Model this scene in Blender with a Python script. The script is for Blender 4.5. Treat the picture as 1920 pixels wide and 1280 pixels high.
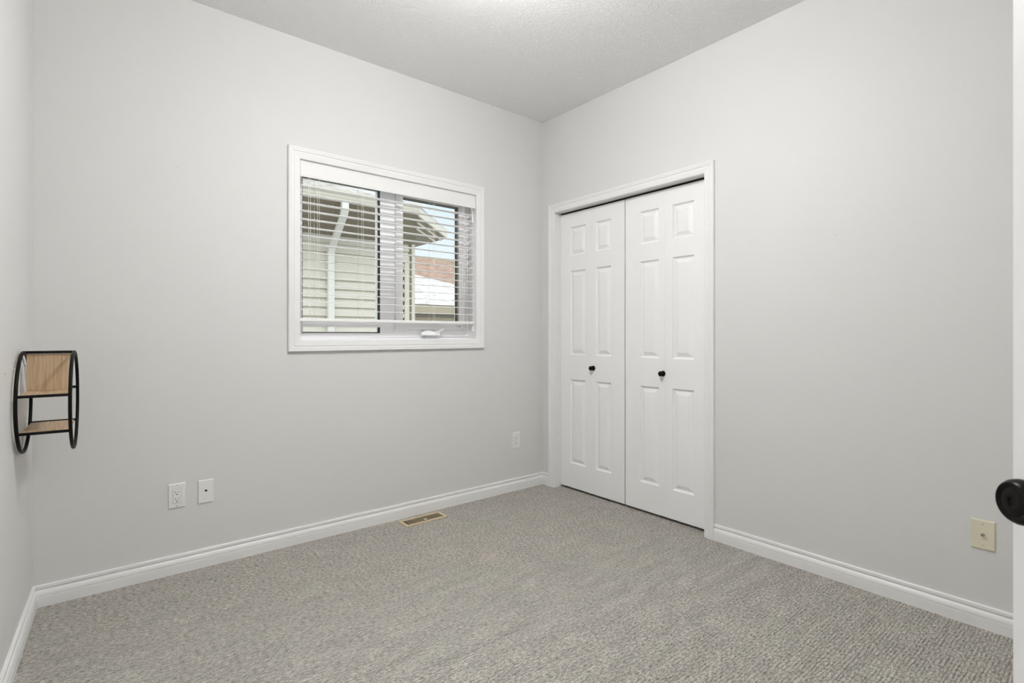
import bpy, bmesh, math, random
from mathutils import Vector, Matrix

random.seed(7)
for o in list(bpy.data.objects):
    bpy.data.objects.remove(o, do_unlink=True)
SC = bpy.context.scene
COL = SC.collection
PI = math.pi

# ------------------------------------------------------------------ camera
# room axes: back wall is y = 0, closet wall is x = 0, carpet is z = 0
CAM = Vector((-2.672, -2.914, 1.128))
YAW = math.radians(39.12)
cd = bpy.data.cameras.new('camera')
cam = bpy.data.objects.new('camera', cd)
COL.objects.link(cam)
cd.sensor_fit = 'HORIZONTAL'
cd.sensor_width = 36.0
cd.lens = 972.6 / 1920 * 36.0
cd.shift_y = -12.0 / 1920
cd.clip_start = 0.02
cd.clip_end = 300
cam.location = CAM
cam.rotation_euler = (PI / 2, 0, -YAW)
cd.dof.use_dof = True
cd.dof.focus_distance = 2.9
cd.dof.aperture_fstop = 8.0
SC.camera = cam

# ------------------------------------------------------------------ view, world, sun
SC.view_settings.view_transform = 'Standard'
SC.view_settings.look = 'None'
SC.view_settings.exposure = 0.0
SC.view_settings.gamma = 1.0
SC.view_settings.use_curve_mapping = False
SC.render.film_transparent = False
SC.cycles.use_denoising = True
SC.cycles.max_bounces = 14
SC.cycles.diffuse_bounces = 10
SC.cycles.transparent_max_bounces = 16
SC.cycles.sample_clamp_indirect = 8.0

W = bpy.data.worlds.new('overcast_sky')
SC.world = W
W.use_nodes = True
wn, wl = W.node_tree.nodes, W.node_tree.links
wn.clear()
w_out = wn.new('ShaderNodeOutputWorld')
w_bg = wn.new('ShaderNodeBackground')
w_tc = wn.new('ShaderNodeTexCoord')
w_sep = wn.new('ShaderNodeSeparateXYZ')
w_rmp = wn.new('ShaderNodeValToRGB')
w_noi = wn.new('ShaderNodeTexNoise')
w_noi.inputs['Scale'].default_value = 3.0
w_noi.inputs['Detail'].default_value = 4.0
w_add = wn.new('ShaderNodeMath'); w_add.operation = 'MULTIPLY_ADD'
w_add.inputs[1].default_value = 0.06
e = w_rmp.color_ramp.elements
e[0].position = 0.0; e[0].color = (0.92, 0.97, 1.0, 1)
e[1].position = 1.0; e[1].color = (3.0, 3.1, 3.2, 1)
m_ = e.new(0.13); m_.color = (0.90, 0.97, 1.04, 1)
m_ = e.new(0.26); m_.color = (0.80, 0.92, 1.06, 1)
m_ = e.new(0.45); m_.color = (1.9, 1.98, 2.1, 1)
wl.new(w_tc.outputs['Generated'], w_sep.inputs[0])
wl.new(w_tc.outputs['Generated'], w_noi.inputs['Vector'])
wl.new(w_noi.outputs['Fac'], w_add.inputs[0])
wl.new(w_sep.outputs['Z'], w_add.inputs[2])
wl.new(w_add.outputs[0], w_rmp.inputs[0])
wl.new(w_rmp.outputs['Color'], w_bg.inputs['Color'])
w_bg.inputs['Strength'].default_value = 1.12
wl.new(w_bg.outputs[0], w_out.inputs[0])

sd = bpy.data.lights.new('hazy_sun', 'SUN')
sd.energy = 0.9
sd.angle = math.radians(70)
sd.color = (1.0, 0.97, 0.92)
sun = bpy.data.objects.new('hazy_sun', sd)
COL.objects.link(sun)
sun.rotation_euler = (math.radians(48), 0, math.radians(-35))

LAMP_POWER = 104.0          # emission of the room's flush ceiling lamp
HALL_FILL = 90.0  # emission of the fill light added in the unseen hallway

# ------------------------------------------------------------------ materials
def new_mat(name):
    m = bpy.data.materials.new(name)
    m.use_nodes = True
    nt = m.node_tree
    b = nt.nodes.get('Principled BSDF')
    return m, nt, b

def plain(name, col, rough=0.5, metal=0.0, spec=0.5, bump=None, coat=0.0):
    m, nt, b = new_mat(name)
    n = nt.nodes.new('ShaderNodeTexNoise')
    tc = nt.nodes.new('ShaderNodeTexCoord')
    nt.links.new(tc.outputs['Object'], n.inputs['Vector'])
    n.inputs['Scale'].default_value = bump[0] if bump else 20
    n.inputs['Detail'].default_value = 3
    mx = nt.nodes.new('ShaderNodeMix'); mx.data_type = 'RGBA'
    mx.inputs[6].default_value = (*[c * 0.985 for c in col], 1)
    mx.inputs[7].default_value = (*[min(1, c * 1.015) for c in col], 1)
    nt.links.new(n.outputs['Fac'], mx.inputs[0])
    nt.links.new(mx.outputs[2], b.inputs['Base Color'])
    b.inputs['Roughness'].default_value = rough
    b.inputs['Metallic'].default_value = metal
    b.inputs['Specular IOR Level'].default_value = spec
    if coat:
        b.inputs['Coat Weight'].default_value = coat
    if bump:
        bp = nt.nodes.new('ShaderNodeBump')
        bp.inputs['Strength'].default_value = bump[1]
        bp.inputs['Distance'].default_value = bump[2]
        nt.links.new(n.outputs['Fac'], bp.inputs['Height'])
        nt.links.new(bp.outputs[0], b.inputs['Normal'])
    return m

M = {}
M['wall'] = plain('wall_paint_light_grey', (0.668, 0.664, 0.653), 0.55, spec=0.3, bump=(260, 0.06, 0.001))
M['trim'] = plain('trim_white_semigloss', (0.785, 0.785, 0.78), 0.38, spec=0.4)
M['door'] = plain('door_white_paint', (0.83, 0.83, 0.83), 0.38, spec=0.4, bump=(420, 0.05, 0.0006))
M['vinyl'] = plain('window_white_vinyl', (0.90, 0.90, 0.915), 0.6, spec=0.3)
M['slat'] = plain('blind_white_vinyl', (0.88, 0.88, 0.88), 0.35)
M['valance'] = plain('blind_valance_white', (0.78, 0.78, 0.775), 0.45, spec=0.3)
M['cord'] = plain('cord_white', (0.80, 0.79, 0.75), 0.8)
M['gasket'] = plain('gasket_black', (0.012, 0.012, 0.012), 0.5)
M['taupe'] = plain('sash_taupe_vinyl', (0.33, 0.29, 0.24), 0.5)
M['black'] = plain('black_powder_coat', (0.008, 0.008, 0.008), 0.45, spec=0.10)
M['bronze'] = plain('oil_rubbed_bronze', (0.007, 0.006, 0.006), 0.30, spec=0.10)
M['plate'] = plain('white_plastic_plate', (0.78, 0.78, 0.77), 0.3)
M['ivory'] = plain('ivory_plastic_plate', (0.70, 0.65, 0.50), 0.3)
M['brass'] = plain('brass_register', (0.60, 0.51, 0.34), 0.5, metal=0.2)
M['hole'] = plain('dark_slot', (0.006, 0.006, 0.006), 0.9)
M['duct_shade'] = plain('duct_shade_brown', (0.02, 0.013, 0.003), 0.95)  # shade below the register slots, put into a dark colour
M['steel'] = plain('nickel_metal', (0.55, 0.54, 0.50), 0.25, metal=0.9)
M['closet'] = plain('closet_shade_tone', (0.35, 0.35, 0.34), 0.8)  # closet darkness put into the wall colour so the door gaps stay dark
M['fascia'] = plain('house_cream_aluminium', (0.58, 0.55, 0.47), 0.45)
M['siding'] = plain('house_cream_vinyl_siding', (0.60, 0.575, 0.495), 0.55)
M['spout'] = plain('downspout_white', (0.70, 0.70, 0.655), 0.45)
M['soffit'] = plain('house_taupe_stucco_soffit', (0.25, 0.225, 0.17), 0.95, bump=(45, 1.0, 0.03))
M['darkglass'] = plain('dark_window_glass', (0.05, 0.05, 0.05), 0.1)
M['fence'] = plain('fence_weathered_boards', (0.22, 0.19, 0.13), 0.9)
M['tan'] = plain('garage_tan_fascia', (0.42, 0.38, 0.28), 0.7)
M['ground'] = plain('side_yard_gravel', (0.40, 0.38, 0.34), 0.95, bump=(30, 0.5, 0.02))
M['stucco'] = plain('exterior_stucco', (0.6, 0.58, 0.52), 0.9)

def glass_mat():
    m = bpy.data.materials.new('window_glass_clear')
    m.use_nodes = True
    nt = m.node_tree
    nt.nodes.clear()
    out = nt.nodes.new('ShaderNodeOutputMaterial')
    tr = nt.nodes.new('ShaderNodeBsdfTransparent')
    tr.inputs[0].default_value = (0.95, 0.965, 0.96, 1)
    gl = nt.nodes.new('ShaderNodeBsdfGlossy')
    gl.inputs['Roughness'].default_value = 0.02
    fr = nt.nodes.new('ShaderNodeFresnel')
    fr.inputs[0].default_value = 1.35
    mx = nt.nodes.new('ShaderNodeMixShader')
    nt.links.new(fr.outputs[0], mx.inputs[0])
    nt.links.new(tr.outputs[0], mx.inputs[1])
    nt.links.new(gl.outputs[0], mx.inputs[2])
    nt.links.new(mx.outputs[0], out.inputs[0])
    return m
M['glass'] = glass_mat()

def emit_mat(name, col, strength):
    m, nt, b = new_mat(name)
    b.inputs['Base Color'].default_value = (0.9, 0.9, 0.88, 1)
    b.inputs['Emission Color'].default_value = (*col, 1)
    b.inputs['Emission Strength'].default_value = strength
    return m
M['lamp'] = emit_mat('lamp_opal_glass', (1.0, 1.0, 0.99), LAMP_POWER)
M['hallfill'] = emit_mat('hall_fill_glow', (1.0, 1.0, 0.99), HALL_FILL)

def vec_scale(nt, src, s):
    mp = nt.nodes.new('ShaderNodeMapping')
    mp.inputs['Scale'].default_value = s
    nt.links.new(src, mp.inputs['Vector'])
    return mp.outputs[0]

def noise(nt, vec, scale, detail=2.0, rough=0.5, dist=0.0):
    n = nt.nodes.new('ShaderNodeTexNoise')
    n.inputs['Scale'].default_value = scale
    n.inputs['Detail'].default_value = detail
    n.inputs['Roughness'].default_value = rough
    n.inputs['Distortion'].default_value = dist
    nt.links.new(vec, n.inputs['Vector'])
    return n.outputs['Fac']

def ramp(nt, fac, stops, interp='LINEAR'):
    r = nt.nodes.new('ShaderNodeValToRGB')
    r.color_ramp.interpolation = interp
    el = r.color_ramp.elements
    while len(el) < len(stops):
        el.new(0.5)
    for k, (p, c) in enumerate(stops):
        el[k].position = p
        el[k].color = (*c, 1) if len(c) == 3 else c
    nt.links.new(fac, r.inputs[0])
    return r.outputs['Color']

def math_n(nt, op, a, b_, c=None):
    n = nt.nodes.new('ShaderNodeMath'); n.operation = op
    for k, v in enumerate((a, b_, c)):
        if v is None:
            continue
        if isinstance(v, (int, float)):
            n.inputs[k].default_value = v
        else:
            nt.links.new(v, n.inputs[k])
    return n.outputs[0]

def mix_rgb(nt, fac, a, b_, blend='MIX'):
    n = nt.nodes.new('ShaderNodeMix'); n.data_type = 'RGBA'; n.blend_type = blend
    if isinstance(fac, (int, float)):
        n.inputs[0].default_value = fac
    else:
        nt.links.new(fac, n.inputs[0])
    for k, v in ((6, a), (7, b_)):
        if isinstance(v, tuple):
            n.inputs[k].default_value = (*v, 1)
        else:
            nt.links.new(v, n.inputs[k])
    return n.outputs[2]

def carpet_mat():
    m, nt, b = new_mat('carpet_heathered_grey_beige')
    tc = nt.nodes.new('ShaderNodeTexCoord').outputs['Object']
    # rows of loops run along x, 12 mm apart, broken up by cut pile patches
    sep = nt.nodes.new('ShaderNodeSeparateXYZ')
    nt.links.new(tc, sep.inputs[0])
    wob = noise(nt, vec_scale(nt, tc, (7, 24, 1)), 1.0, 2.0, 0.6)
    ph = math_n(nt, 'ADD', math_n(nt, 'MULTIPLY', sep.outputs['Y'], 2 * PI / 0.0115), math_n(nt, 'MULTIPLY', wob, 9.0))
    row = math_n(nt, 'POWER', math_n(nt, 'MULTIPLY_ADD', math_n(nt, 'SINE', ph, None), 0.5, 0.5), 0.8)
    patch = noise(nt, vec_scale(nt, tc, (6, 17, 1)), 1.0, 2.0, 0.55)
    pm = ramp(nt, patch, [(0.36, (0.45, 0.45, 0.45)), (0.60, (1, 1, 1))])
    tuft = noise(nt, vec_scale(nt, tc, (60, 130, 90)), 1.0, 2.0, 0.65)
    fibre = noise(nt, vec_scale(nt, tc, (190, 320, 290)), 1.0, 2.0, 0.6)
    hue = noise(nt, vec_scale(nt, tc, (4, 7, 1)), 1.0, 3.0, 0.6, 0.6)
    tone = noise(nt, vec_scale(nt, tc, (9, 20, 1)), 1.0, 3.0, 0.6, 0.4)
    base = ramp(nt, hue, [(0.36, (0.404, 0.375, 0.335)), (0.50, (0.398, 0.376, 0.340)), (0.64, (0.390, 0.376, 0.335))])
    tonec = ramp(nt, tone, [(0.30, (0.93, 0.93, 0.93)), (0.70, (1.07, 1.07, 1.07))])
    base = mix_rgb(nt, 1.0, base, tonec, 'MULTIPLY')
    yarn = math_n(nt, 'ADD', math_n(nt, 'MULTIPLY', tuft, 0.5), math_n(nt, 'MULTIPLY', fibre, 0.5))
    yc = ramp(nt, yarn, [(0.38, (0.22, 0.21, 0.20)), (0.48, (0.90, 0.90, 0.90)), (0.60, (1.75, 1.74, 1.72))])
    base = mix_rgb(nt, 0.8, base, yc, 'MULTIPLY')
    h = math_n(nt, 'ADD', math_n(nt, 'MULTIPLY', math_n(nt, 'MULTIPLY', row, pm), 0.9), math_n(nt, 'MULTIPLY', tuft, 0.8))
    nt.links.new(base, b.inputs['Base Color'])
    b.inputs['Roughness'].default_value = 1.0
    b.inputs['Specular IOR Level'].default_value = 0.05
    b.inputs['Sheen Weight'].default_value = 0.12
    bp = nt.nodes.new('ShaderNodeBump')
    bp.inputs['Strength'].default_value = 0.75
    bp.inputs['Distance'].default_value = 0.010
    nt.links.new(h, bp.inputs['Height'])
    nt.links.new(bp.outputs[0], b.inputs['Normal'])
    return m
M['carpet'] = carpet_mat()

def ceiling_mat():
    m, nt, b = new_mat('ceiling_knockdown_white')
    tc = nt.nodes.new('ShaderNodeTexCoord').outputs['Object']
    n1 = noise(nt, tc, 68.0, 3.0, 0.6, 1.2)
    n2 = noise(nt, tc, 140.0, 2.0, 0.5)
    flat = ramp(nt, n1, [(0.46, (0, 0, 0)), (0.60, (1, 1, 1))])
    h = math_n(nt, 'ADD', flat, math_n(nt, 'MULTIPLY', n2, 0.5))
    bp = nt.nodes.new('ShaderNodeBump')
    bp.inputs['Strength'].default_value = 0.7
    bp.inputs['Distance'].default_value = 0.0036
    nt.links.new(h, bp.inputs['Height'])
    nt.links.new(bp.outputs[0], b.inputs['Normal'])
    b.inputs['Base Color'].default_value = (0.90, 0.90, 0.905, 1)
    b.inputs['Roughness'].default_value = 0.75
    b.inputs['Specular IOR Level'].default_value = 0.3
    return m
M['ceiling'] = ceiling_mat()

def wood_mat(name, sx, c0, c1):
    m, nt, b = new_mat(name)
    tc = nt.nodes.new('ShaderNodeTexCoord').outputs['Object']
    g = noise(nt, vec_scale(nt, tc, sx), 1.0, 5.0, 0.65, 0.3)
    f = noise(nt, vec_scale(nt, tc, tuple(3 * s for s in sx)), 1.0, 2.0)
    t = math_n(nt, 'ADD', math_n(nt, 'MULTIPLY', g, 0.7), math_n(nt, 'MULTIPLY', f, 0.3))
    c = ramp(nt, t, [(0.33, c0), (0.66, c1)])
    nt.links.new(c, b.inputs['Base Color'])
    b.inputs['Roughness'].default_value = 0.5
    b.inputs['Specular IOR Level'].default_value = 0.3
    return m
M['oak_v'] = wood_mat('oak_veneer_upright', (150, 150, 6), (0.37, 0.255, 0.150), (0.60, 0.45, 0.300))
M['oak_h'] = wood_mat('oak_veneer_flat', (150, 6, 150), (0.36, 0.25, 0.145), (0.59, 0.44, 0.290))

def shingle_mat(name, c0, c1, sx=(5, 40, 60)):
    m, nt, b = new_mat(name)
    tc = nt.nodes.new('ShaderNodeTexCoord').outputs['Object']
    g = noise(nt, vec_scale(nt, tc, sx), 1.0, 3.0, 0.7)
    c = ramp(nt, g, [(0.38, c0), (0.55, c1)])
    nt.links.new(c, b.inputs['Base Color'])
    b.inputs['Roughness'].default_value = 0.95
    return m
M['shingle_grey'] = shingle_mat('shingles_pale_grey', (0.04, 0.034, 0.026), (0.42, 0.40, 0.37), (5, 20, 34))
M['shingle_brown'] = shingle_mat('shingles_red_brown', (0.12, 0.075, 0.055), (0.30, 0.20, 0.15), (3, 10, 40))
M['shingle_white'] = shingle_mat('shingles_bleached_white', (0.22, 0.22, 0.21), (0.56, 0.57, 0.56), (0.7, 9, 30))

# ------------------------------------------------------------------ mesh helpers
class MB:
    """collects geometry in world coordinates, builds ONE mesh object"""
    def __init__(s):
        s.v, s.f, s.sm = [], [], []
    def add(s, vs, fs, smooth=False):
        o = len(s.v)
        s.v += [tuple(p) for p in vs]
        s.f += [tuple(i + o for i in f) for f in fs]
        s.sm += [smooth] * len(fs)
        return s
    def box(s, x0, x1, y0, y1, z0, z1):
        vs = [(x, y, z) for x in (x0, x1) for y in (y0, y1) for z in (z0, z1)]
        return s.add(vs, [(0, 1, 3, 2), (4, 6, 7, 5), (0, 4, 5, 1), (2, 3, 7, 6), (0, 2, 6, 4), (1, 5, 7, 3)])
    def obox(s, o, ax, ay, az):
        o, ax, ay, az = map(Vector, (o, ax, ay, az))
        vs = [o + ax * i + ay * j + az * k for i in (0, 1) for j in (0, 1) for k in (0, 1)]
        return s.add(vs, [(0, 1, 3, 2), (4, 6, 7, 5), (0, 4, 5, 1), (2, 3, 7, 6), (0, 2, 6, 4), (1, 5, 7, 3)])
    def prism(s, poly, z0, z1):
        n = len(poly)
        vs = [(x, y, z0) for x, y in poly] + [(x, y, z1) for x, y in poly]
        fs = [tuple(range(n))[::-1], tuple(range(n, 2 * n))]
        fs += [(i, (i + 1) % n, n + (i + 1) % n, n + i) for i in range(n)]
        return s.add(vs, fs)
    def tube(s, pts, r, n=10, closed=False, caps=True):
        pts = [Vector(p) for p in pts]
        N = len(pts)
        rings = []
        up = Vector((0, 0, 1))
        prev = None
        for i, p in enumerate(pts):
            if closed:
                t = (pts[(i + 1) % N] - pts[i - 1]).normalized()
            else:
                t = (pts[min(i + 1, N - 1)] - pts[max(i - 1, 0)]).normalized()
            if prev is None:
                a = t.cross(up)
                if a.length < 1e-4:
                    a = t.cross(Vector((1, 0, 0)))
                a.normalize()
            else:
                a = (prev - t * prev.dot(t)).normalized()
            prev = a
            b = t.cross(a)
            rings.append([p + (a * math.cos(2 * PI * k / n) + b * math.sin(2 * PI * k / n)) * r for k in range(n)])
        vs = [q for rg in rings for q in rg]
        fs = []
        for i in range(N if closed else N - 1):
            j = (i + 1) % N
            for k in range(n):
                k2 = (k + 1) % n
                fs.append((i * n + k, i * n + k2, j * n + k2, j * n + k))
        if not closed and caps:
            fs.append(tuple(range(n))[::-1])
            fs.append(tuple((N - 1) * n + k for k in range(n)))
        return s.add(vs, fs, True)
    def lathe(s, prof, o, axis, n=32):
        o, axis = Vector(o), Vector(axis).normalized()
        a = axis.cross(Vector((0, 0, 1)))
        if a.length < 1e-4:
            a = Vector((1, 0, 0))
        a.normalize()
        b = axis.cross(a)
        vs, fs = [], []
        for (r, h) in prof:
            for k in range(n):
                t = 2 * PI * k / n
                vs.append(o + axis * h + (a * math.cos(t) + b * math.sin(t)) * r)
        for i in range(len(prof) - 1):
            for k in range(n):
                k2 = (k + 1) % n
                fs.append((i * n + k, i * n + k2, (i + 1) * n + k2, (i + 1) * n + k))
        if prof[0][0] > 1e-6:
            fs.append(tuple(range(n))[::-1])
        if prof[-1][0] > 1e-6:
            fs.append(tuple((len(prof) - 1) * n + k for k in range(n)))
        return s.add(vs, fs, True)
    def build(s, name, mat, parent=None, bevel=0.0, seg=2, smooth_angle=None):
        off = Vector((0, 0, 0))
        p = parent
        while p is not None:
            off += p.location
            p = p.parent
        me = bpy.data.meshes.new(name)
        me.from_pydata([tuple(Vector(v) - off) for v in s.v], [], s.f)
        me.materials.append(mat)
        bm = bmesh.new(); bm.from_mesh(me)
        bmesh.ops.remove_doubles(bm, verts=bm.verts, dist=1e-5)
        bmesh.ops.recalc_face_normals(bm, faces=bm.faces)
        bm.to_mesh(me); bm.free()
        if any(s.sm):
            me.shade_smooth()
            me.set_sharp_from_angle(angle=math.radians(smooth_angle or 38))
        o = bpy.data.objects.new(name, me)
        COL.objects.link(o)
        if parent is not None:
            o.parent = parent
        if bevel:
            bv = o.modifiers.new('bevel', 'BEVEL')
            bv.width = bevel; bv.segments = seg; bv.limit_method = 'ANGLE'
            bv.angle_limit = math.radians(35)
        return o

def tag(o, label=None, cat=None, group=None, kind=None):
    if label: o['label'] = label
    if cat: o['category'] = cat
    if group: o['group'] = group
    if kind: o['kind'] = kind
    return o

def empty(name, loc):
    o = bpy.data.objects.new(name, None)
    o.empty_display_size = 0.05
    o.location = loc
    COL.objects.link(o)
    return o

def sweep(path, dirs, prof, nrm):
    """profile (w along dirs, t along nrm) swept over path points with mitred corners"""
    mb = MB()
    n = len(prof)
    vs = []
    for p, d in zip(path, dirs):
        p, d = Vector(p), Vector(d)
        for w, t in prof:
            vs.append(p + d * w + Vector(nrm) * t)
    return vs, n

def add_sweep(mb, path, dirs, prof, nrm, closed):
    vs, n = sweep(path, dirs, prof, nrm)
    N = len(path)
    fs = []
    for i in range(N if closed else N - 1):
        j = (i + 1) % N
        for k in range(n - 1):
            fs.append((i * n + k, i * n + k + 1, j * n + k + 1, j * n + k))
        fs.append((i * n + n - 1, i * n, j * n, j * n + n - 1))
    if not closed:
        fs.append(tuple(range(n)))
        fs.append(tuple((N - 1) * n + k for k in range(n))[::-1])
    mb.add(vs, fs)

# ------------------------------------------------------------------ room shell
H = 2.739
LX, LA = -2.857, 0.042                  # left wall: x = LX + LA*y
YF = -3.36                              # front wall (behind the camera)
def lx(y): return LX + LA * y
WX0, WX1, WZ0, WZ1 = -1.800, -0.611, 1.089, 2.095    # hole for the window
DY0, DY1, DZ = -0.137, -1.342, 2.032                 # closet opening

tag(MB().box(-3.6, 1.0, -5.0, 0.18, -0.12, 0.0).build('floor', M['carpet']),
    'grey beige patterned wall to wall carpet', 'floor', kind='structure')
tag(MB().box(-3.6, 1.0, -5.0, 0.18, H, H + 0.1).build('ceiling', M['ceiling']),
    'white ceiling with a rough knockdown texture', 'ceiling', kind='structure')

mb = MB()
mb.box(-3.10, WX0, 0, 0.18, 0, H).box(WX1, 0.12, 0, 0.18, 0, H)
mb.box(WX0, WX1, 0, 0.18, 0, WZ0).box(WX0, WX1, 0, 0.18, WZ1, H)
tag(mb.build('wall_back', M['wall']), 'light grey wall holding the window', 'wall', kind='structure')

mb = MB()
mb.box(0, 0.12, DY0 + 0.012, 0, 0, H).box(0, 0.12, YF, DY1 - 0.012, 0, H).box(0, 0.12, DY1 - 0.012, DY0 + 0.012, DZ + 0.012, H)
tag(mb.build('wall_right', M['wall']), 'light grey wall around the closet doors', 'wall', kind='structure')

tag(MB().prism([(lx(0), 0), (lx(YF), YF), (lx(YF) - 0.12, YF), (lx(0) - 0.12, 0)], 0, H).build('wall_left', M['wall']),
    'light grey wall carrying the round shelf', 'wall', kind='structure')

OX0, OX1 = -2.885, -2.135                # room door opening in the front wall
mb = MB()
mb.box(-3.15, OX0, YF - 0.12, YF, 0, H).box(OX1, 0.12, YF - 0.12, YF, 0, H).box(OX0, OX1, YF - 0.12, YF, 2.05, H)
tag(mb.build('wall_front', M['wall']), 'light grey wall with the room doorway', 'wall', kind='structure')

mb = MB()
mb.box(0.72, 0.78, -1.56, 0.0, 0, H).box(0.12, 0.72, -0.06, 0.0, 0, H).box(0.12, 0.72, -1.56, -1.50, 0, H)
tag(mb.build('wall_closet', M['closet']), 'inside of the closet behind the closed doors', 'wall', kind='structure')

mb = MB()
mb.box(-3.5, -3.4, -4.8, YF - 0.12, 0, H).box(-1.2, -1.1, -4.8, YF - 0.12, 0, H).box(-3.5, -1.1, -4.9, -4.8, 0, H)
tag(mb.build('wall_hall', M['wall']), 'light grey hallway walls beyond the room doorway', 'wall', kind='structure')

# baseboards ---------------------------------------------------------
BB = [(0, 0), (0.0145, 0), (0.0145, 0.0400), (0.0128, 0.0412), (0.0128, 0.0424), (0.0142, 0.0436),
      (0.0142, 0.0500), (0.0132, 0.0560), (0.0108, 0.0620), (0.0078, 0.0655), (0.0060, 0.0685), (0.0064, 0.0715),
      (0.0088, 0.0735), (0.0094, 0.0760), (0.0092, 0.0860), (0.0070, 0.0885), (0.0, 0.0890)]
def baseboard(name, a, b, na, label):
    """a, b floor points of the wall face; na = offset direction(s) into the room at each end"""
    mb = MB()
    vs = []
    for p, d in zip((a, b), na):
        for t, z in BB:
            vs.append((p[0] + d[0] * t, p[1] + d[1] * t, z))
    n = len(BB)
    fs = [(k, k + 1, n + k + 1, n + k) for k in range(n - 1)] + [(n - 1, 0, n, 2 * n - 1)]
    fs += [tuple(range(n)), tuple(range(n, 2 * n))[::-1]]
    mb.add(vs, fs)
    tag(mb.build(name, M['trim']), label, 'baseboard', kind='structure')
CAS = 0.060
baseboard('baseboard_back', (lx(0), 0), (0, 0), ((1 + LA, -1), (-1, -1)), 'white moulded baseboard under the window wall')
baseboard('baseboard_left', (lx(0), 0), (lx(YF), YF), ((1 + LA, -1), (1, 0)), 'white moulded baseboard along the shelf wall')
baseboard('baseboard_right', (0, DY1 - CAS), (0, YF), ((-1, 0), (-1, 0)), 'white moulded baseboard right of the closet')
baseboard('baseboard_corner', (0, 0), (0, DY0 + CAS), ((-1, -1), (-1, 0)), 'short white baseboard between corner and closet casing')

# casings --------------------------------------------------------------
CP = [(0, 0), (0, 0.0085), (0.003, 0.0105), (0.026, 0.0135), (0.030, 0.0140), (0.0325, 0.0120), (0.0365, 0.0120),
      (0.0395, 0.0160), (0.046, 0.0165), (0.0475, 0.0155), (0.0490, 0.0170), (0.0560, 0.0180), (0.0600, 0.0150), (0.0600, 0)]
def cas_prof(w): return [(a * w / 0.06, t) for a, t in CP]
ix0, ix1, iz0, iz1 = -1.789, -0.622, 1.100, 2.084
mb = MB()
add_sweep(mb, [(ix0, 0, iz0), (ix1, 0, iz0), (ix1, 0, iz1), (ix0, 0, iz1)],
          [(-1, 0, -1), (1, 0, -1), (1, 0, 1), (-1, 0, 1)], cas_prof(0.062), (0, -1, 0), True)
tag(mb.build('trim_1', M['trim']), 'white stepped casing framing the window', 'trim', kind='structure')

mb = MB()
add_sweep(mb, [(0, DY0, 0), (0, DY0, DZ), (0, DY1, DZ), (0, DY1, 0)],
          [(0, 1, 0), (0, 1, 1), (0, -1, 1), (0, -1, 0)], cas_prof(0.060), (-1, 0, 0), False)
# jamb liners of the closet opening
mb.box(0.0, 0.118, DY0, DY0 + 0.012, 0, DZ + 0.012).box(0.0, 0.118, DY1 - 0.012, DY1, 0, DZ + 0.012)
mb.box(0.0, 0.118, DY1, DY0, DZ, DZ + 0.012)
tag(mb.build('trim_2', M['trim']), 'white stepped casing framing the closet doors', 'trim', kind='structure')

# ------------------------------------------------------------------ closet bifold doors
DX = 0.055
ROWS = [(0.193, 0.806), (0.984, 1.597), (1.707, 1.915)]
def leaf(name, ya, yb, pa, pb, parent):
    """one moulded three panel leaf; ya > yb, front faces -x"""
    zb, zt = 0.017, 2.019
    mb = MB()
    ys = [ya, pa, pb, yb]
    zs = [zb] + [z for r in ROWS for z in r] + [zt]
    def q(a, b, c, d): mb.add([a, b, c, d], [(0, 1, 2, 3)])
    for i in range(3):
        for k in range(len(zs) - 1):
            if i == 1 and k in (1, 3, 5):
                continue
            q((DX, ys[i], zs[k]), (DX, ys[i + 1], zs[k]), (DX, ys[i + 1], zs[k + 1]), (DX, ys[i], zs[k + 1]))
    loops = [(0, 0), (0.003, 0.005), (0.008, 0.0115), (0.013, 0.0120), (0.016, 0.0110), (0.036, 0.0025), (0.040, 0.002)]
    for z0, z1 in ROWS:
        prev = None
        for ins, dep in loops:
            cur = [(DX + dep, pa - ins, z0 + ins), (DX + dep, pb + ins, z0 + ins), (DX + dep, pb + ins, z1 - ins), (DX + dep, pa - ins, z1 - ins)]
            if prev:
                for k in range(4):
                    q(prev[k], prev[(k + 1) % 4], cur[(k + 1) % 4], cur[k])
            prev = cur
        q(*prev)
    xb = DX + 0.034
    q((xb, ya, zb), (xb, yb, zb), (xb, yb, zt), (xb, ya, zt))
    for k in range(len(zs) - 1):
        for y in (ya, yb):
            q((DX, y, zs[k]), (xb, y, zs[k]), (xb, y, zs[k + 1]), (DX, y, zs[k + 1]))
    for i in range(3):
        for z in (zb, zt):
            q((DX, ys[i], z), (DX, ys[i + 1], z), (xb, ys[i + 1], z), (xb, ys[i], z))
    return mb.build(name, M['door'], parent)

KNOB = [(0.0175, 0.0), (0.0175, 0.003), (0.0155, 0.006), (0.009, 0.008), (0.0075, 0.012), (0.008, 0.016), (0.0125, 0.020),
        (0.0155, 0.0245), (0.0160, 0.028), (0.0140, 0.0325), (0.0095, 0.0355), (0.004, 0.0365), (0.0, 0.0367)]
def bifold(name, ya, yf, yb, p1, p2, knob_leaf, ky, kz, label):
    r = empty(name, (DX, (ya + yb) / 2, 0.022))
    tag(r, label, 'closet door', kind='structure')
    l1 = leaf('leaf', ya, yf + 0.0003, p1[0], p1[1], r)
    l2 = leaf('leaf', yf - 0.0003, yb, p2[0], p2[1], r)
    k = MB().lathe(KNOB, (DX, ky, kz), (-1, 0, 0), 24).build('knob', M['bronze'], (l1, l2)[knob_leaf])
    tag(k, 'small round black knob')
bifold('door_1', -0.1385, -0.4385, -0.7335, (-0.236, -0.388), (-0.483, -0.621), 1, -0.4605, 0.897,
       'white panelled closet door pair left of the centre gap')
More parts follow.
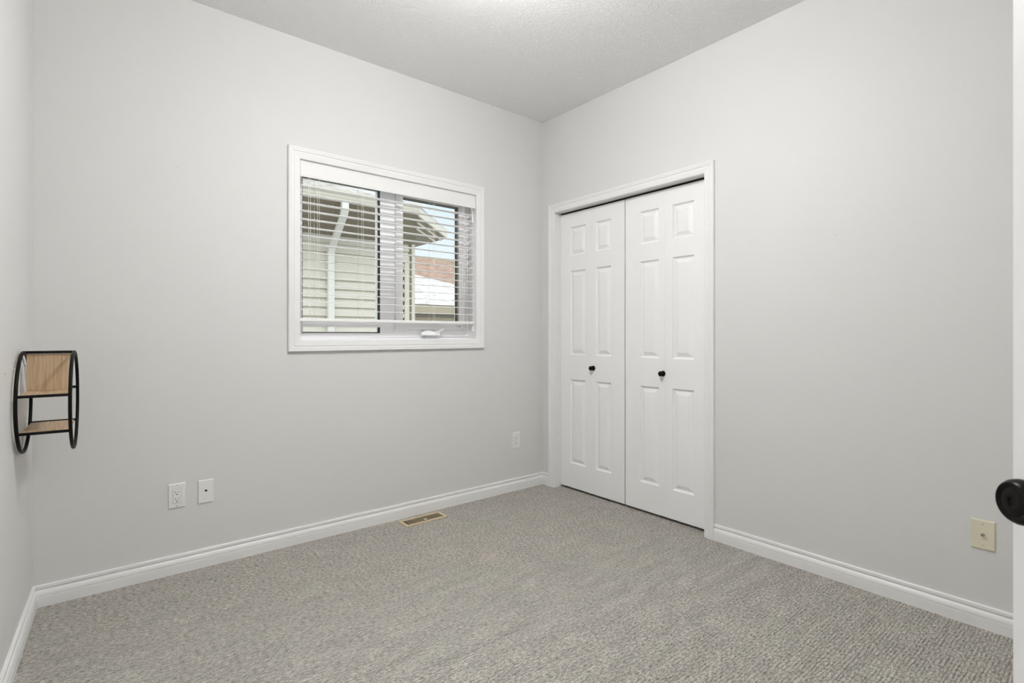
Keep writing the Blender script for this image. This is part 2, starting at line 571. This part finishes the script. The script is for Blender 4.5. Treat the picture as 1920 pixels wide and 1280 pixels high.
bifold('door_2', -0.7430, -1.0405, -1.3400, (-0.856, -1.000), (-1.096, -1.239), 0, -1.0295, 0.892,
       'white panelled closet door pair right of the centre gap')
tag(MB().box(0.060, 0.088, DY1 + 0.001, DY0 - 0.001, DZ - 0.006, DZ - 0.0005).build('trim_3', M['black']),  # darkness of the gap under the head, painted as a black strip
    'black strip standing in for the dark gap above the closet doors', 'trim', kind='structure')

# ------------------------------------------------------------------ window
win = empty('window_1', ((ix0 + ix1) / 2, 0.1, iz0))
tag(win, 'white two part window with casement sash at right', 'window', kind='structure')
# jamb liner
mb = MB()
jd = 0.175
mb.box(WX0, ix0, 0.0, jd, WZ0, WZ1).box(ix1, WX1, 0.0, jd, WZ0, WZ1)
mb.box(ix0, ix1, 0.0, jd, WZ0, iz0).box(ix0, ix1, 0.0, jd, iz1, WZ1)
mb.build('jamb', M['trim'], win)
FX0, FX1, FZ0, FZ1 = -1.745, -1.275, 1.141, 2.031      # fixed pane opening
SX0, SX1, SZ0, SZ1 = -1.129, -0.705, 1.213, 2.004      # casement glass opening
TX0, TX1, TZ0, TZ1 = -1.178, -0.655, 1.160, 2.046      # casement sash outline
def ring(mb, ox0, ox1, oz0, oz1, hx0, hx1, hz0, hz1, y0, y1):
    mb.box(ox0, hx0, y0, y1, oz0, oz1).box(hx1, ox1, y0, y1, oz0, oz1)
    mb.box(hx0, hx1, y0, y1, oz0, hz0).box(hx0, hx1, y0, y1, hz1, oz1)
mb = MB()
FY = 0.100
xm0, xm1 = FX1, TX0                                    # mullion
mb.box(ix0, FX0, FY, 0.172, iz0, iz1).box(xm0, xm1, FY, 0.172, iz0, iz1)
mb.box(FX0, xm0, FY, 0.172, iz0, FZ0).box(FX0, xm0, FY, 0.172, FZ1, iz1)
mb.box(TX1, ix1, FY, 0.172, iz0, iz1).box(xm1, TX1, FY, 0.172, iz0, TZ0).box(xm1, TX1, FY, 0.172, TZ1, iz1)
# inner stop step all round
mb.box(ix0, ix1, 0.086, FY, iz0, iz0 + 0.014).box(ix0, ix1, 0.086, FY, iz1 - 0.014, iz1)
mb.box(ix1 - 0.014, ix1, 0.086, FY, iz0 + 0.014, iz1 - 0.014).box(ix0, ix0 + 0.014, 0.086, FY, iz0 + 0.014, iz1 - 0.014)
mb.build('frame', M['vinyl'], win, 0.0015, 1)
MB().box(FX0 - 0.002, FX1 + 0.002, 0.092, 0.1262, 1.176, 1.216).build('cross_rail', M['vinyl'], win, 0.0015, 1)
mb = MB()
ring(mb, TX0 + 0.002, TX1 - 0.002, TZ0 + 0.002, TZ1 - 0.002, SX0, SX1, SZ0, SZ1, 0.084, 0.140)
sash = mb.build('sash', M['vinyl'], win, 0.0015, 1)
def liner(mb, x0, x1, z0, z1, t, y0, y1, top=None):
    ring(mb, x0 - 0.0005, x1 + 0.0005, z0 - 0.0005, z1 + 0.0005, x0 + t, x1 - t, z0 + t, z1 - (top or t), y0, y1)
mb = MB(); liner(mb, FX0, FX1, FZ0, FZ1, 0.003, FY + 0.001, 0.126, 0.009)
mb.build('gasket', M['gasket'], win)
mb = MB(); liner(mb, FX0, FX1, FZ0, FZ1, 0.0065, 0.1305, 0.150)
mb.build('outer_stop', M['vinyl'], win)
mb = MB(); liner(mb, SX0, SX1, SZ0, SZ1, 0.002, 0.085, 0.091); liner(mb, SX0, SX1, SZ0, SZ1, 0.004, 0.109, 0.127)
mb.build('gasket', M['gasket'], sash)
mb = MB(); liner(mb, SX0, SX1, SZ0, SZ1, 0.003, 0.091, 0.109)
mb.build('glazing_bead', M['taupe'], sash)
MB().box(FX0, FX1, 0.1265, 0.1300, FZ0, FZ1).build('pane', M['glass'], win)
MB().box(SX0 + .001, SX1 - .001, 0.1275, 0.1310, SZ0 + .001, SZ1 - .001).build('pane', M['glass'], sash)
# crank on the bottom of the frame
ck = MB()
cx, cz, cy = -0.945, 1.136, 0.083
prof = []
for k in range(15):
    a = k / 14
    x = cx - 0.055 + a * 0.13
    hgt = 0.007 + 0.016 * math.sin(PI * min(1, a * 1.35)) ** 0.8 if a < 0.74 else 0.007 + 0.004 * (1 - a)
    prof.append((x, hgt))
vs, fs = [], []
for x, hgt in prof:
    vs += [(x, cy + 0.003, cz - 0.010), (x, cy - 0.024, cz - 0.010), (x, cy - 0.026, cz - 0.006), (x, cy - 0.018, cz + hgt), (x, cy + 0.003, cz + hgt + 0.003)]
for i in range(14):
    for k in range(4):
        fs.append((i * 5 + k, i * 5 + k + 1, i * 5 + 5 + k + 1, i * 5 + 5 + k))
    fs.append((i * 5 + 4, i * 5, i * 5 + 5, i * 5 + 9))
fs += [(0, 1, 2, 3, 4), (74, 73, 72, 71, 70)]
ck.add(vs, fs, True)
ck.tube([(cx + 0.040, cy - 0.020, cz + 0.002), (cx + 0.052, cy - 0.024, cz + 0.010), (cx + 0.085, cy - 0.028, cz + 0.026), (cx + 0.100, cy - 0.028, cz + 0.030)], 0.0055, 10)
ck.lathe([(0.0, -0.012), (0.007, -0.010), (0.0085, 0), (0.007, 0.008), (0, 0.010)], (cx + 0.042, cy - 0.018, cz + 0.006), (0, 0, 1), 14)
ck.build('crank_handle', M['vinyl'], win)
sc_ = MB()
for px in (-0.722, -0.700):
    sc_.lathe([(0.004, 0), (0.003, 0.0015), (0, 0.002)], (px, 0.0842, 1.187), (0, -1, 0), 12)
sc_.build('screw', M['gasket'], sash)
MB().box(-1.065, -0.72, 0.0815, 0.0845, 1.183, 1.187).build('lock_rail', M['vinyl'], sash)

# ------------------------------------------------------------------ blind
bl = empty('window_blind', ((ix0 + ix1) / 2, 0.035, iz1))
tag(bl, 'white horizontal slat blind lowered inside the window', 'blind')
bx0, bx1 = ix0 + 0.004, ix1 - 0.004
# moulded valance
VP = [(0, 2.0832), (-0.004, 2.0832), (-0.0045, 2.0790), (-0.002, 2.0775), (-0.002, 2.0760), (-0.006, 2.0745), (-0.006, 2.003),
      (-0.005, 2.000), (-0.0065, 1.998), (-0.006, 1.9935), (0.002, 1.9935), (0.005, 1.997), (0.005, 2.0832)]
mb = MB()
n = len(VP)
vs = [(bx0, y + 0.006, z) for y, z in VP] + [(bx1, y + 0.006, z) for y, z in VP]
mb.add(vs, [(k, (k + 1) % n, n + (k + 1) % n, n + k) for k in range(n)] + [tuple(range(n)), tuple(range(n, 2 * n))[::-1]])
mb.build('valance', M['valance'], bl)
mb = MB().box(bx0 + 0.002, bx1 - 0.002, 0.014, 0.064, 2.040, 2.079)
mb.build('headrail', M['slat'], bl)
TILT = math.radians(3.0)
PITCH = 0.0455
SLZ = [1.9055 - PITCH * k for k in range(-1, 15)]
def slat_mesh():
    mb = MB()
    top, bot = [], []
    for k in range(7):
        u = -0.025 + 0.05 * k / 6
        c = 0.0012 * (1 - (2 * k / 6 - 1) ** 2)
        top.append((u, c + 0.0015)); bot.append((u, c - 0.0015))
    loop = top + bot[::-1]
    ca, sa = math.cos(TILT), math.sin(TILT)
    pts = [(u * ca - w * sa, u * sa + w * ca) for u, w in loop]
    n = len(pts)
    vs = [(bx0 + 0.002, y, z) for y, z in pts] + [(bx1 - 0.002, y, z) for y, z in pts]
    mb.add(vs, [(k, (k + 1) % n, n + (k + 1) % n, n + k) for k in range(n)] + [tuple(range(n)), tuple(range(n, 2 * n))[::-1]])
    return mb
SY = 0.037
first = None
for z in SLZ:
    if first is None:
        first = slat_mesh().build('slat', M['slat'], None)
        s = first
    else:
        s = first.copy(); COL.objects.link(s)
    s.parent = bl
    s.location = (-bl.location.x, SY - bl.location.y, z - bl.location.z)
MB().box(bx0, bx1, SY - 0.026, SY + 0.026, 1.2035, 1.2205).build('bottom_rail', M['slat'], bl, 0.003, 2)
LADX = [-1.690, -1.433, -1.183, -0.950, -0.722]
for x in LADX:
    mb = MB()
    for yy in (SY - 0.027, SY + 0.027):
        mb.tube([(x, yy, 2.045), (x, yy, 1.2205)], 0.0009, 5)
    for z in SLZ:
        mb.tube([(x, SY - 0.027, z - 0.0045), (x, SY + 0.027, z + 0.0005)], 0.0006, 4)
    mb.tube([(x + 0.011, SY - 0.028, 2.045), (x + 0.011, SY - 0.028, 1.2205)], 0.0008, 5)
    mb.lathe([(0.004, 0), (0.0035, 0.003), (0, 0.004)], (x + 0.004, SY - 0.018, 1.2205), (0, 0, 1), 10)
    mb.build('ladder_cord', M['cord'], bl)
TAS = [(0.0015, 0.018), (0.0035, 0.016), (0.0048, 0.004), (0.0058, -0.010), (0.0052, -0.014), (0.0, -0.0145)]
tcx = -1.741
mb = MB().tube([(tcx, 0.003, 2.02), (tcx, 0.002, 1.315)], 0.001, 6).tube([(tcx + 0.011, 0.003, 2.02), (tcx + 0.009, 0.002, 1.275)], 0.001, 6)
tc_ = mb.build('tilt_cord', M['cord'], bl)
MB().lathe(TAS, (tcx, 0.002, 1.298), (0, 0, 1), 14).build('tassel', M['slat'], tc_)
MB().lathe(TAS, (tcx + 0.009, 0.002, 1.258), (0, 0, 1), 14).build('tassel', M['slat'], tc_)
lcx = -0.648
mb = MB()
mb.tube([(lcx - 0.016, 0.004, 2.01), (lcx, 0.002, 1.955), (lcx, 0.002, 1.93)], 0.0011, 6)
mb.tube([(lcx - 0.006, 0.004, 2.01), (lcx + 0.002, 0.002, 1.955), (lcx + 0.001, 0.002, 1.93)], 0.0011, 6)
mb.tube([(lcx, 0.002, 1.905), (lcx - 0.001, 0.001, 1.5), (lcx + 0.002, -0.001, 1.185)], 0.0012, 6)
lc_ = mb.build('lift_cord', M['cord'], bl)
MB().lathe([(0.0, 0.026), (0.004, 0.024), (0.0055, 0.012), (0.0045, 0.006), (0.0065, 0.0), (0.0065, -0.012), (0.004, -0.02), (0.0055, -0.024), (0, -0.026)],
           (lcx, 0.002, 1.918), (0, 0, 1), 14).build('cord_joiner', M['slat'], lc_)
MB().lathe(TAS, (lcx + 0.002, -0.001, 1.170), (0, 0, 1), 14).build('tassel', M['slat'], lc_)

# ------------------------------------------------------------------ wall shelf on the left wall
UY = Vector((LA, 1, 0)).normalized()          # along the left wall
UN = Vector((1, -LA, 0)).normalized()         # into the room
SH0 = Vector((lx(-0.335), -0.335, 0.885))     # centre on the wall
sh = empty('wall_shelf', SH0)
tag(sh, 'black metal double ring shelf with oak boards on the left wall', 'shelf')
def shp(s, off, z): return SH0 + UY * s + UN * off + Vector((0, 0, z))
RR, TR = 0.180, 0.0057
OB, OF = 0.012, 0.152
for off in (OB, OF):
    MB().tube([shp(RR * math.cos(2 * PI * k / 64), off, RR * math.sin(2 * PI * k / 64)) for k in range(64)], TR, 10, True).build('ring', M['black'], sh)
bars = [(-0.1765, 0.034), (0.1765, 0.034), (-0.1525, -0.096), (0.1525, -0.096), (0, RR)]
for s, z in bars:
    MB().tube([shp(s, OB, z), shp(s, OF, z)], 0.0052, 10).build('crossbar', M['black'], sh)
def board(name, s0, s1, o0, o1, z0, z1, mat):
    p = shp(s0, o0, z0)
    return MB().obox(p, UY * (s1 - s0), UN * (o1 - o0), (0, 0, z1 - z0)).build(name, mat, sh, 0.001, 1)
board('shelf_board', -0.171, 0.06, OB + 0.007, OF - 0.007, 0.0295, 0.0385, M['oak_h'])
board('shelf_board', -0.147, 0.118, OB + 0.007, OF - 0.007, -0.1005, -0.0915, M['oak_h'])
board('divider_board', 0.003, 0.013, OB + 0.007, OF - 0.009, 0.0385, RR - 0.006, M['oak_v'])
# little mounting tabs against the wall
mb = MB()
for s, z in ((-0.125, 0.1285), (0.125, 0.1285)):
    p = shp(s - 0.003, 0, z - 0.003)
    MB().obox(p, UY * 0.004, UN * 0.0085, (0, 0, 0.004)).build('mounting_pad', M['plate'], sh)

# ------------------------------------------------------------------ wall plates
def plate_back(name, x0, x1, z0, z1, label, cat):
    r = empty(name, ((x0 + x1) / 2, 0, (z0 + z1) / 2))
    tag(r, label, cat)
    return r, (x0 + x1) / 2, (z0 + z1) / 2
def cover(r, x0, x1, z0, z1, mat, t=0.006):
    mb = MB()
    b = 0.003
    vs = [(x0, 0, z0), (x1, 0, z0), (x1, 0, z1), (x0, 0, z1),
          (x0, -t * .45, z0), (x1, -t * .45, z0), (x1, -t * .45, z1), (x0, -t * .45, z1),
          (x0 + b, -t, z0 + b), (x1 - b, -t, z0 + b), (x1 - b, -t, z1 - b), (x0 + b, -t, z1 - b)]
    fs = [(3, 2, 1, 0)]
    for L in (0, 4):
        fs += [(L + k, L + (k + 1) % 4, L + 4 + (k + 1) % 4, L + 4 + k) for k in range(4)]
    fs.append((8, 9, 10, 11))
    mb.add(vs, fs)
    return mb.build('cover_plate', mat, r)
def outlet(x0, x1, z0, z1, label):
    r, cx, cz = plate_back('power_outlet', x0, x1, z0, z1, label, 'outlet')
    cp = cover(r, x0, x1, z0, z1, M['plate'])
    hw, hh = 0.0165, 0.0335
    mb = MB()
    ring(mb, cx - hw - 0.0008, cx + hw + 0.0008, cz - hh - 0.0008, cz + hh + 0.0008, cx - hw, cx + hw, cz - hh, cz + hh, -0.0063, -0.0058)
    mb.build('seam', plain_seam, cp)
    rc = MB().box(cx - hw, cx + hw, -0.0082, -0.002, cz - hh, cz + hh).build('receptacle', M['plate'], r, 0.001, 1)
    mb = MB()
    for dz in (0.0175, -0.0145):
        mb.box(cx - 0.0072, cx - 0.0052, -0.0086, -0.007, cz + dz - 0.0045, cz + dz + 0.0045)
        mb.box(cx + 0.0052, cx + 0.0070, -0.0086, -0.007, cz + dz - 0.0035, cz + dz + 0.0035)
        mb.lathe([(0.0027, 0), (0.0024, 0.0004), (0, 0.0004)], (cx, -0.0082, cz + dz - 0.0105), (0, -1, 0), 12)
    mb.build('slot', M['hole'], rc)
    for dz in (0.0485, -0.0485):
        MB().lathe([(0.0026, 0), (0.0022, 0.0008), (0, 0.001)], (cx, -0.0055, cz + dz), (0, -1, 0), 12).build('screw', M['steel'], cp)
    return r
plain_seam = plain('plastic_seam_grey', (0.25, 0.25, 0.245), 0.6)
outlet(-2.3875, -2.3185, 0.3100, 0.4245, 'white power outlet low on the wall left of the phone plate')
outlet(-0.2985, -0.2295, 0.3040, 0.4210, 'white power outlet low on the wall by the closet corner')
r, cx, cz = plate_back('phone_plate', -2.2670, -2.1990, 0.3095, 0.4215, 'white phone jack wall plate beside the left outlet', 'wall plate')
cp = cover(r, -2.2670, -2.1990, 0.3095, 0.4215, M['plate'])
MB().prism([(0, 0)] * 0 or [(cx - 0.0055, -0.0066), (cx + 0.0055, -0.0066), (cx + 0.0055, -0.004), (cx - 0.0055, -0.004)], cz + 0.001, cz + 0.008).build('jack', M['hole'], r)
MB().prism([(cx - 0.002, -0.0066), (cx + 0.002, -0.0066), (cx + 0.002, -0.004), (cx - 0.002, -0.004)], cz - 0.0025, cz + 0.001).build('jack_notch', M['hole'], r)
for dz in (0.0425, -0.0425):
    MB().lathe([(0.0026, 0), (0.0022, 0.0008), (0, 0.001)], (cx, -0.0055, cz + dz), (0, -1, 0), 12).build('screw', M['plate'], cp)
# ivory coax plate on the closet wall
py0, py1, pz0, pz1 = -2.4730, -2.5440, 0.3030, 0.4155
r = empty('cable_plate', (0, (py0 + py1) / 2, (pz0 + pz1) / 2))
tag(r, 'ivory cable jack wall plate near the open room door', 'wall plate')
mb = MB()
b = 0.003; t = 0.006
vs = [(-d, y, z) for d, i in ((0, 0), (t * .45, 0), (t, b)) for y, z in ((py0 - i, pz0 + i), (py1 + i, pz0 + i), (py1 + i, pz1 - i), (py0 - i, pz1 - i))]
fs = [(3, 2, 1, 0), (8, 9, 10, 11)]
for L in (0, 4):
    fs += [(L + k, L + (k + 1) % 4, L + 4 + (k + 1) % 4, L + 4 + k) for k in range(4)]
mb.add(vs, fs)
cp = mb.build('cover_plate', M['ivory'], r)
cy_, cz_ = (py0 + py1) / 2, (pz0 + pz1) / 2
MB().lathe([(0.0062, 0), (0.0062, 0.003), (0.0046, 0.003), (0.0046, 0.010), (0.0036, 0.010), (0.0032, 0.004), (0, 0.004)], (-0.006, cy_, cz_), (-1, 0, 0), 16).build('coax_connector', M['steel'], r)
MB().lathe([(0.0016, 0), (0.0014, 0.0015), (0, 0.0015)], (-0.0085, cy_, cz_), (-1, 0, 0), 10).build('coax_hole', M['hole'], r)
for dz in (0.0415, -0.0415):
    MB().lathe([(0.0022, 0), (0.0018, 0.0008), (0, 0.001)], (-0.0055, cy_, cz_ + dz), (-1, 0, 0), 10).build('screw', M['steel'], cp)

# tiny nail holes left in the paint
for k, (p, nrm, lab) in enumerate([((lx(-0.614) + 0.0002, -0.614, 1.004), UN, 'tiny dark nail hole in the left wall beside the ring shelf'),
                                   ((0 - 0.0002, -2.0, 1.59), (-1, 0, 0), 'tiny dark nail mark on the wall right of the closet'),
                                   ((-2.35, -0.0002, 1.925), (0, -1, 0), 'tiny dark nail mark on the wall left of the window')]):
    tag(MB().lathe([(0.0022 if k == 0 else 0.0013, 0), (0.0015 if k == 0 else 0.001, 0.0007), (0, 0.0008)], p, nrm, 10).build('nail', M['hole']), lab, 'nail')

# ------------------------------------------------------------------ floor register
vx0, vx1, vy0, vy1 = -1.232, -0.948, -0.166, -0.052
fr = empty('floor_register', ((vx0 + vx1) / 2, (vy0 + vy1) / 2, 0))
tag(fr, 'brass slotted heating register in the carpet below the window', 'vent')
mb = MB()
sx0, sx1, sy0, sy1 = vx0 + 0.020, vx1 - 0.020, vy0 + 0.019, vy1 - 0.017
ring(mb, vx0, vx1, 0, 0, 0, 0, 0, 0, 0, 0) if False else None
zt = 0.006
mb.box(vx0, sx0, vy0, vy1, 0, zt).box(sx1, vx1, vy0, vy1, 0, zt).box(sx0, sx1, vy0, sy0, 0, zt).box(sx0, sx1, sy1, vy1, 0, zt)
NS = 17
pw = (sx1 - sx0) / NS
for k in range(NS - 1):
    xb_ = sx0 + pw * (k + 1)
    mb.box(xb_ - pw * 0.17, xb_ + pw * 0.17, sy0, sy1, 0.0046, zt)
mb.build('grille', M['brass'], fr, 0.0008, 1)
MB().box(sx0, sx1, sy0, sy1, 0.0002, 0.001).build('duct_shade', M['duct_shade'], fr)  # dark sheet standing in for the shaded depth under the slots
MB().box(-1.094, -1.080, -0.140, -0.118, 0.004, 0.009).build('damper_lever', M['brass'], fr, 0.001, 1)

# ------------------------------------------------------------------ open room door with knob
PH = math.radians(42)
du = Vector((math.sin(PH), math.cos(PH), 0))
dn = Vector((-math.cos(PH), math.sin(PH), 0))
DE = Vector((-1.642, -2.789, 0))                 # free edge, visible face
dw = 0.72
d3 = empty('door_3', DE - du * dw + Vector((0, 0, 0.012)))
tag(d3, 'white room door standing open at the right edge', 'door', kind='structure')
mb = MB().obox(DE - du * dw + Vector((0, 0, 0.012)), du * dw, dn * -0.035, (0, 0, 2.02))
slab = mb.build('door_slab', M['door'], d3, 0.0015, 1)
KC = DE - du * 0.066 + Vector((0, 0, 0.908))
RK = [(0.033, 0.0), (0.033, 0.004), (0.030, 0.008), (0.018, 0.010), (0.0135, 0.013), (0.0125, 0.022), (0.0145, 0.027), (0.022, 0.031),
      (0.0275, 0.037), (0.0300, 0.044), (0.0295, 0.051), (0.0270, 0.056), (0.0250, 0.0580), (0.0215, 0.0575), (0.0190, 0.0560), (0.0150, 0.0570),
      (0.0085, 0.0580), (0.0070, 0.0575), (0.0066, 0.0560), (0.0030, 0.0555), (0.0, 0.0555)]
kn = MB().lathe(RK, KC, dn, 48).build('knob', M['bronze'], slab)
tag(kn, 'round black door knob with a privacy button')
MB().lathe(RK[:14] + [(0.012, 0.057), (0, 0.0575)], KC - dn * 0.035, -dn, 32).build('knob', M['bronze'], slab)
mb = MB()
for z in (0.25, 1.05, 1.80):
    mb.tube([DE - du * (dw + 0.006) + Vector((0, 0, z)), DE - du * (dw + 0.006) + Vector((0, 0, z + 0.09))], 0.006, 10)
mb.build('hinge', M['bronze'], d3)

# ------------------------------------------------------------------ bedroom ceiling lamp (above the frame), added hall fill light
def lamp(x, y, r_, mat, label):
    L = empty('ceiling_lamp', (x, y, H))
    tag(L, label, 'lamp')
    MB().lathe([(0.065, 0), (0.065, 0.018), (0.055, 0.024), (0.012, 0.026), (0.012, 0.11), (0.0, 0.11)], (x, y, H), (0, 0, -1), 32).build('base', M['trim'], L)
    prof = [(0.014, 0.085)] + [(r_ * math.sin(a), 0.145 - (0.055 if a < PI / 2 else 0.075) * math.cos(a)) for a in [PI * k / 18 for k in range(2, 18)]] + [(0.0, 0.22)]
    MB().lathe(prof, (x, y, H), (0, 0, -1), 40).build('glass_shade', mat, L)
    MB().lathe([(0.006, 0.218), (0.010, 0.224), (0.006, 0.232), (0, 0.235)], (x, y, H), (0, 0, -1), 16).build('finial', M['steel'], L)
lamp(-1.53, -1.54, 0.17, M['lamp'], 'round opal glass ceiling lamp lighting the bedroom')
lamp(-2.45, -4.15, 0.15, M['hallfill'], 'added fill light in the unseen hallway, shaped as a round lamp')  # added behind the camera to fill the left and front of the room

# ------------------------------------------------------------------ outside: neighbour's house
NY = 3.10                                   # face of its wall
CX = 0.585                                  # its right corner
nh = empty('neighbour_house', (-1.5, NY, -0.4))
tag(nh, 'cream sided neighbouring house with white downspout close outside the window', 'house')
mb = MB()
LAP = 0.1055
z = 1.772 - LAP * 20
while z < 2.55:
    z1 = min(z + LAP, 2.6)
    mb.add([(-6, NY - 0.026, z), (CX - 0.085, NY - 0.026, z), (CX - 0.085, NY - 0.002, z1), (-6, NY - 0.002, z1)], [(0, 1, 2, 3)])
    mb.add([(-6, NY, z), (CX - 0.085, NY, z), (CX - 0.085, NY - 0.026, z), (-6, NY - 0.026, z)], [(0, 1, 2, 3)])
    z = z1
mb.box(-6, CX - 0.004, NY, NY + 0.15, -0.4, 2.8).box(CX - 0.15, CX - 0.004, NY + 0.15, NY + 9, -0.4, 2.8)
mb.build('siding', M['siding'], nh)
MB().box(CX - 0.046, CX, NY - 0.022, NY + 0.06, -0.4, 2.5).build('corner_board', M['fascia'], nh)
MB().box(CX - 0.088, CX - 0.046, NY - 0.010, NY + 0.01, -0.4, 2.5).build('channel', M['fence'], nh)
# window of that house
nw = MB()
ring(nw, -0.60, 0.497, 0.60, 2.13, -0.50, 0.445, 0.70, 2.06, NY - 0.035, NY - 0.001)
nwo = nw.build('window', M['fascia'], nh)
nw = MB(); nw.box(-0.50, 0.445, NY - 0.012, NY - 0.006, 0.70, 2.06)
# keep only the right hand part of that opening in view; the left pane area is plain siding
bpy.data.objects.remove(nwo, do_unlink=True)
nw = MB(); ring(nw, 0.335, 0.497, 0.60, 2.13, 0.385, 0.435, 0.66, 2.05, NY - 0.035, NY - 0.001)
nwo = nw.build('window', M['fascia'], nh)
MB().box(0.385, 0.435, NY - 0.014, NY - 0.004, 0.66, 2.05).build('pane', M['darkglass'], nwo)
# roof edge with clipped corner
GZ0, GZ1 = 2.565, 2.670
P0, P1, P2, P3 = (-6, 2.60), (0.374, 2.60), (1.430, 3.640), (1.430, 12.0)
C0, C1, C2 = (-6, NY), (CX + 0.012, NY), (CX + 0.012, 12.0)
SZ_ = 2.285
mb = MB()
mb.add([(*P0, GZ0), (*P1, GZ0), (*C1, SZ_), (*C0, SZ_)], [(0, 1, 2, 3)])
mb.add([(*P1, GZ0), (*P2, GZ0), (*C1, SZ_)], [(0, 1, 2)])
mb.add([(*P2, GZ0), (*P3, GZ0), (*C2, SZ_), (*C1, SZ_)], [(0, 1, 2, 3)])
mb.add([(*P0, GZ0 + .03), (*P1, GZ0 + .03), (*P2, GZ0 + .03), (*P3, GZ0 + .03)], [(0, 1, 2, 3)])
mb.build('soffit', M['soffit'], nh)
# ribs on the corner soffit
mb = MB()
for t in (0.0, 0.22, 0.42):
    a = Vector((*P1, GZ0 - 0.004)).lerp(Vector((*C1, SZ_)), t) + Vector((0, 0, -0.006))
    b = Vector((*P2, GZ0 - 0.004)).lerp(Vector((*C1, SZ_)), t) + Vector((0, 0, -0.006))
    mb.tube([a, b], 0.014, 6)
mb.build('soffit_rib', M['fascia'], nh)
# gutter: K shaped trough along the front, fascia board round the corner
gp = [(0.0, GZ0), (-0.055, GZ0), (-0.066, GZ0 + 0.035), (-0.066, GZ0 + 0.06), (-0.09, GZ0 + 0.085), (-0.09, GZ1), (-0.082, GZ1), (0.0, GZ1)]
n = len(gp)
mb = MB()
vs = [(-6, 2.60 + y, z) for y, z in gp] + [(P1[0] - 0.02, 2.60 + y, z) for y, z in gp]
mb.add(vs, [(k, (k + 1) % n, n + (k + 1) % n, n + k) for k in range(n)] + [tuple(range(n)), tuple(range(n, 2 * n))[::-1]])
mb.build('gutter', M['fascia'], nh)
mb = MB()
for a, b in ((P0, P1), (P1, P2), (P2, P3)):
    mb.add([(*a, GZ0 - 0.005), (*b, GZ0 - 0.005), (*b, GZ1 + 0.01), (*a, GZ1)], [(0, 1, 2, 3)])
mb.build('fascia', M['fascia'], nh)
mb = MB()
rz = GZ1 - 0.002
s_ = 0.34
mb.add([(-6, 2.59, rz), (P1[0], 2.59, rz), (1.430, 3.64, rz), (1.430, 12, rz), (-0.5, 12, rz + 2.0 * s_ + .2), (-0.5, 6.2, rz + 3.6 * s_), (-6, 6.2, rz + 3.6 * s_)],
       [(0, 1, 5, 6), (1, 2, 5), (2, 3, 4, 5)])
mb.build('roof', M['shingle_grey'], nh)
# downspout
wd = 0.036
dsx = -0.520
def rect_tube(mb, pts, hx, hy):
    rings = []
    for p in pts:
        p = Vector(p)
        rings.append([p + Vector((sx * hx, sy * hy, 0)) for sx, sy in ((-1, -1), (1, -1), (1, 1), (-1, 1))])
    vs = [q for r_ in rings for q in r_]
    fs = [(i * 4 + k, i * 4 + (k + 1) % 4, i * 4 + 4 + (k + 1) % 4, i * 4 + 4 + k) for i in range(len(pts) - 1) for k in range(4)]
    fs += [(0, 1, 2, 3), tuple(len(vs) - 4 + k for k in range(4))[::-1]]
    mb.add(vs, fs)
mb = MB()
rect_tube(mb, [(dsx - 0.02, 2.57, 2.57), (dsx - 0.02, 2.57, 2.47), (dsx - 0.02, 2.60, 2.42), (dsx, NY - 0.08, 2.12), (dsx, NY - 0.05, 2.06), (dsx, NY - 0.05, -0.35)], wd, 0.028)
mb.build('downspout', M['spout'], nh)

# garage and far house -------------------------------------------------
g = empty('garage', (6, 9, -0.4))
tag(g, 'garage with bleached pale roof seen low in the right window pane', 'garage')
mb = MB()
mb.add([(2.2, 8.0, 1.86), (12.0, 8.0, 1.86), (12.0, 11.0, 1.90), (2.2, 11.0, 3.33)], [(0, 1, 2, 3)])
mb.build('roof', M['shingle_white'], g)
MB().box(2.2, 12.0, 8.02, 8.10, 1.66, 1.855).build('fascia', M['tan'], g)
MB().box(2.4, 12.0, 8.3, 10.8, -0.4, 1.72).build('wall', M['siding'], g)
h2 = empty('far_house', (9, 15, -0.4))
tag(h2, 'distant house with red brown shingle roof beyond the garage', 'house')
MB().add([(0, 13.0, 2.7), (22, 13.0, 2.7), (22, 16.5, 4.38), (0, 16.5, 4.38)], [(0, 1, 2, 3)]).build('roof', M['shingle_brown'], h2)
MB().box(0, 22, 16.45, 16.6, 4.30, 4.44).build('ridge_cap', M['tan'], h2)
MB().box(0.5, 21.5, 13.5, 16.4, -0.4, 2.7).build('wall', M['siding'], h2)
tag(MB().box(1.6, 12.0, 6.95, 7.0, -0.4, 1.50).build('fence', M['fence']), 'brown board fence in front of the garage', 'fence')
tag(MB().box(-20, 40, 0.18, 60, -0.5, -0.4).build('ground', M['ground']), 'grey side yard ground outside the window', 'ground', kind='structure')
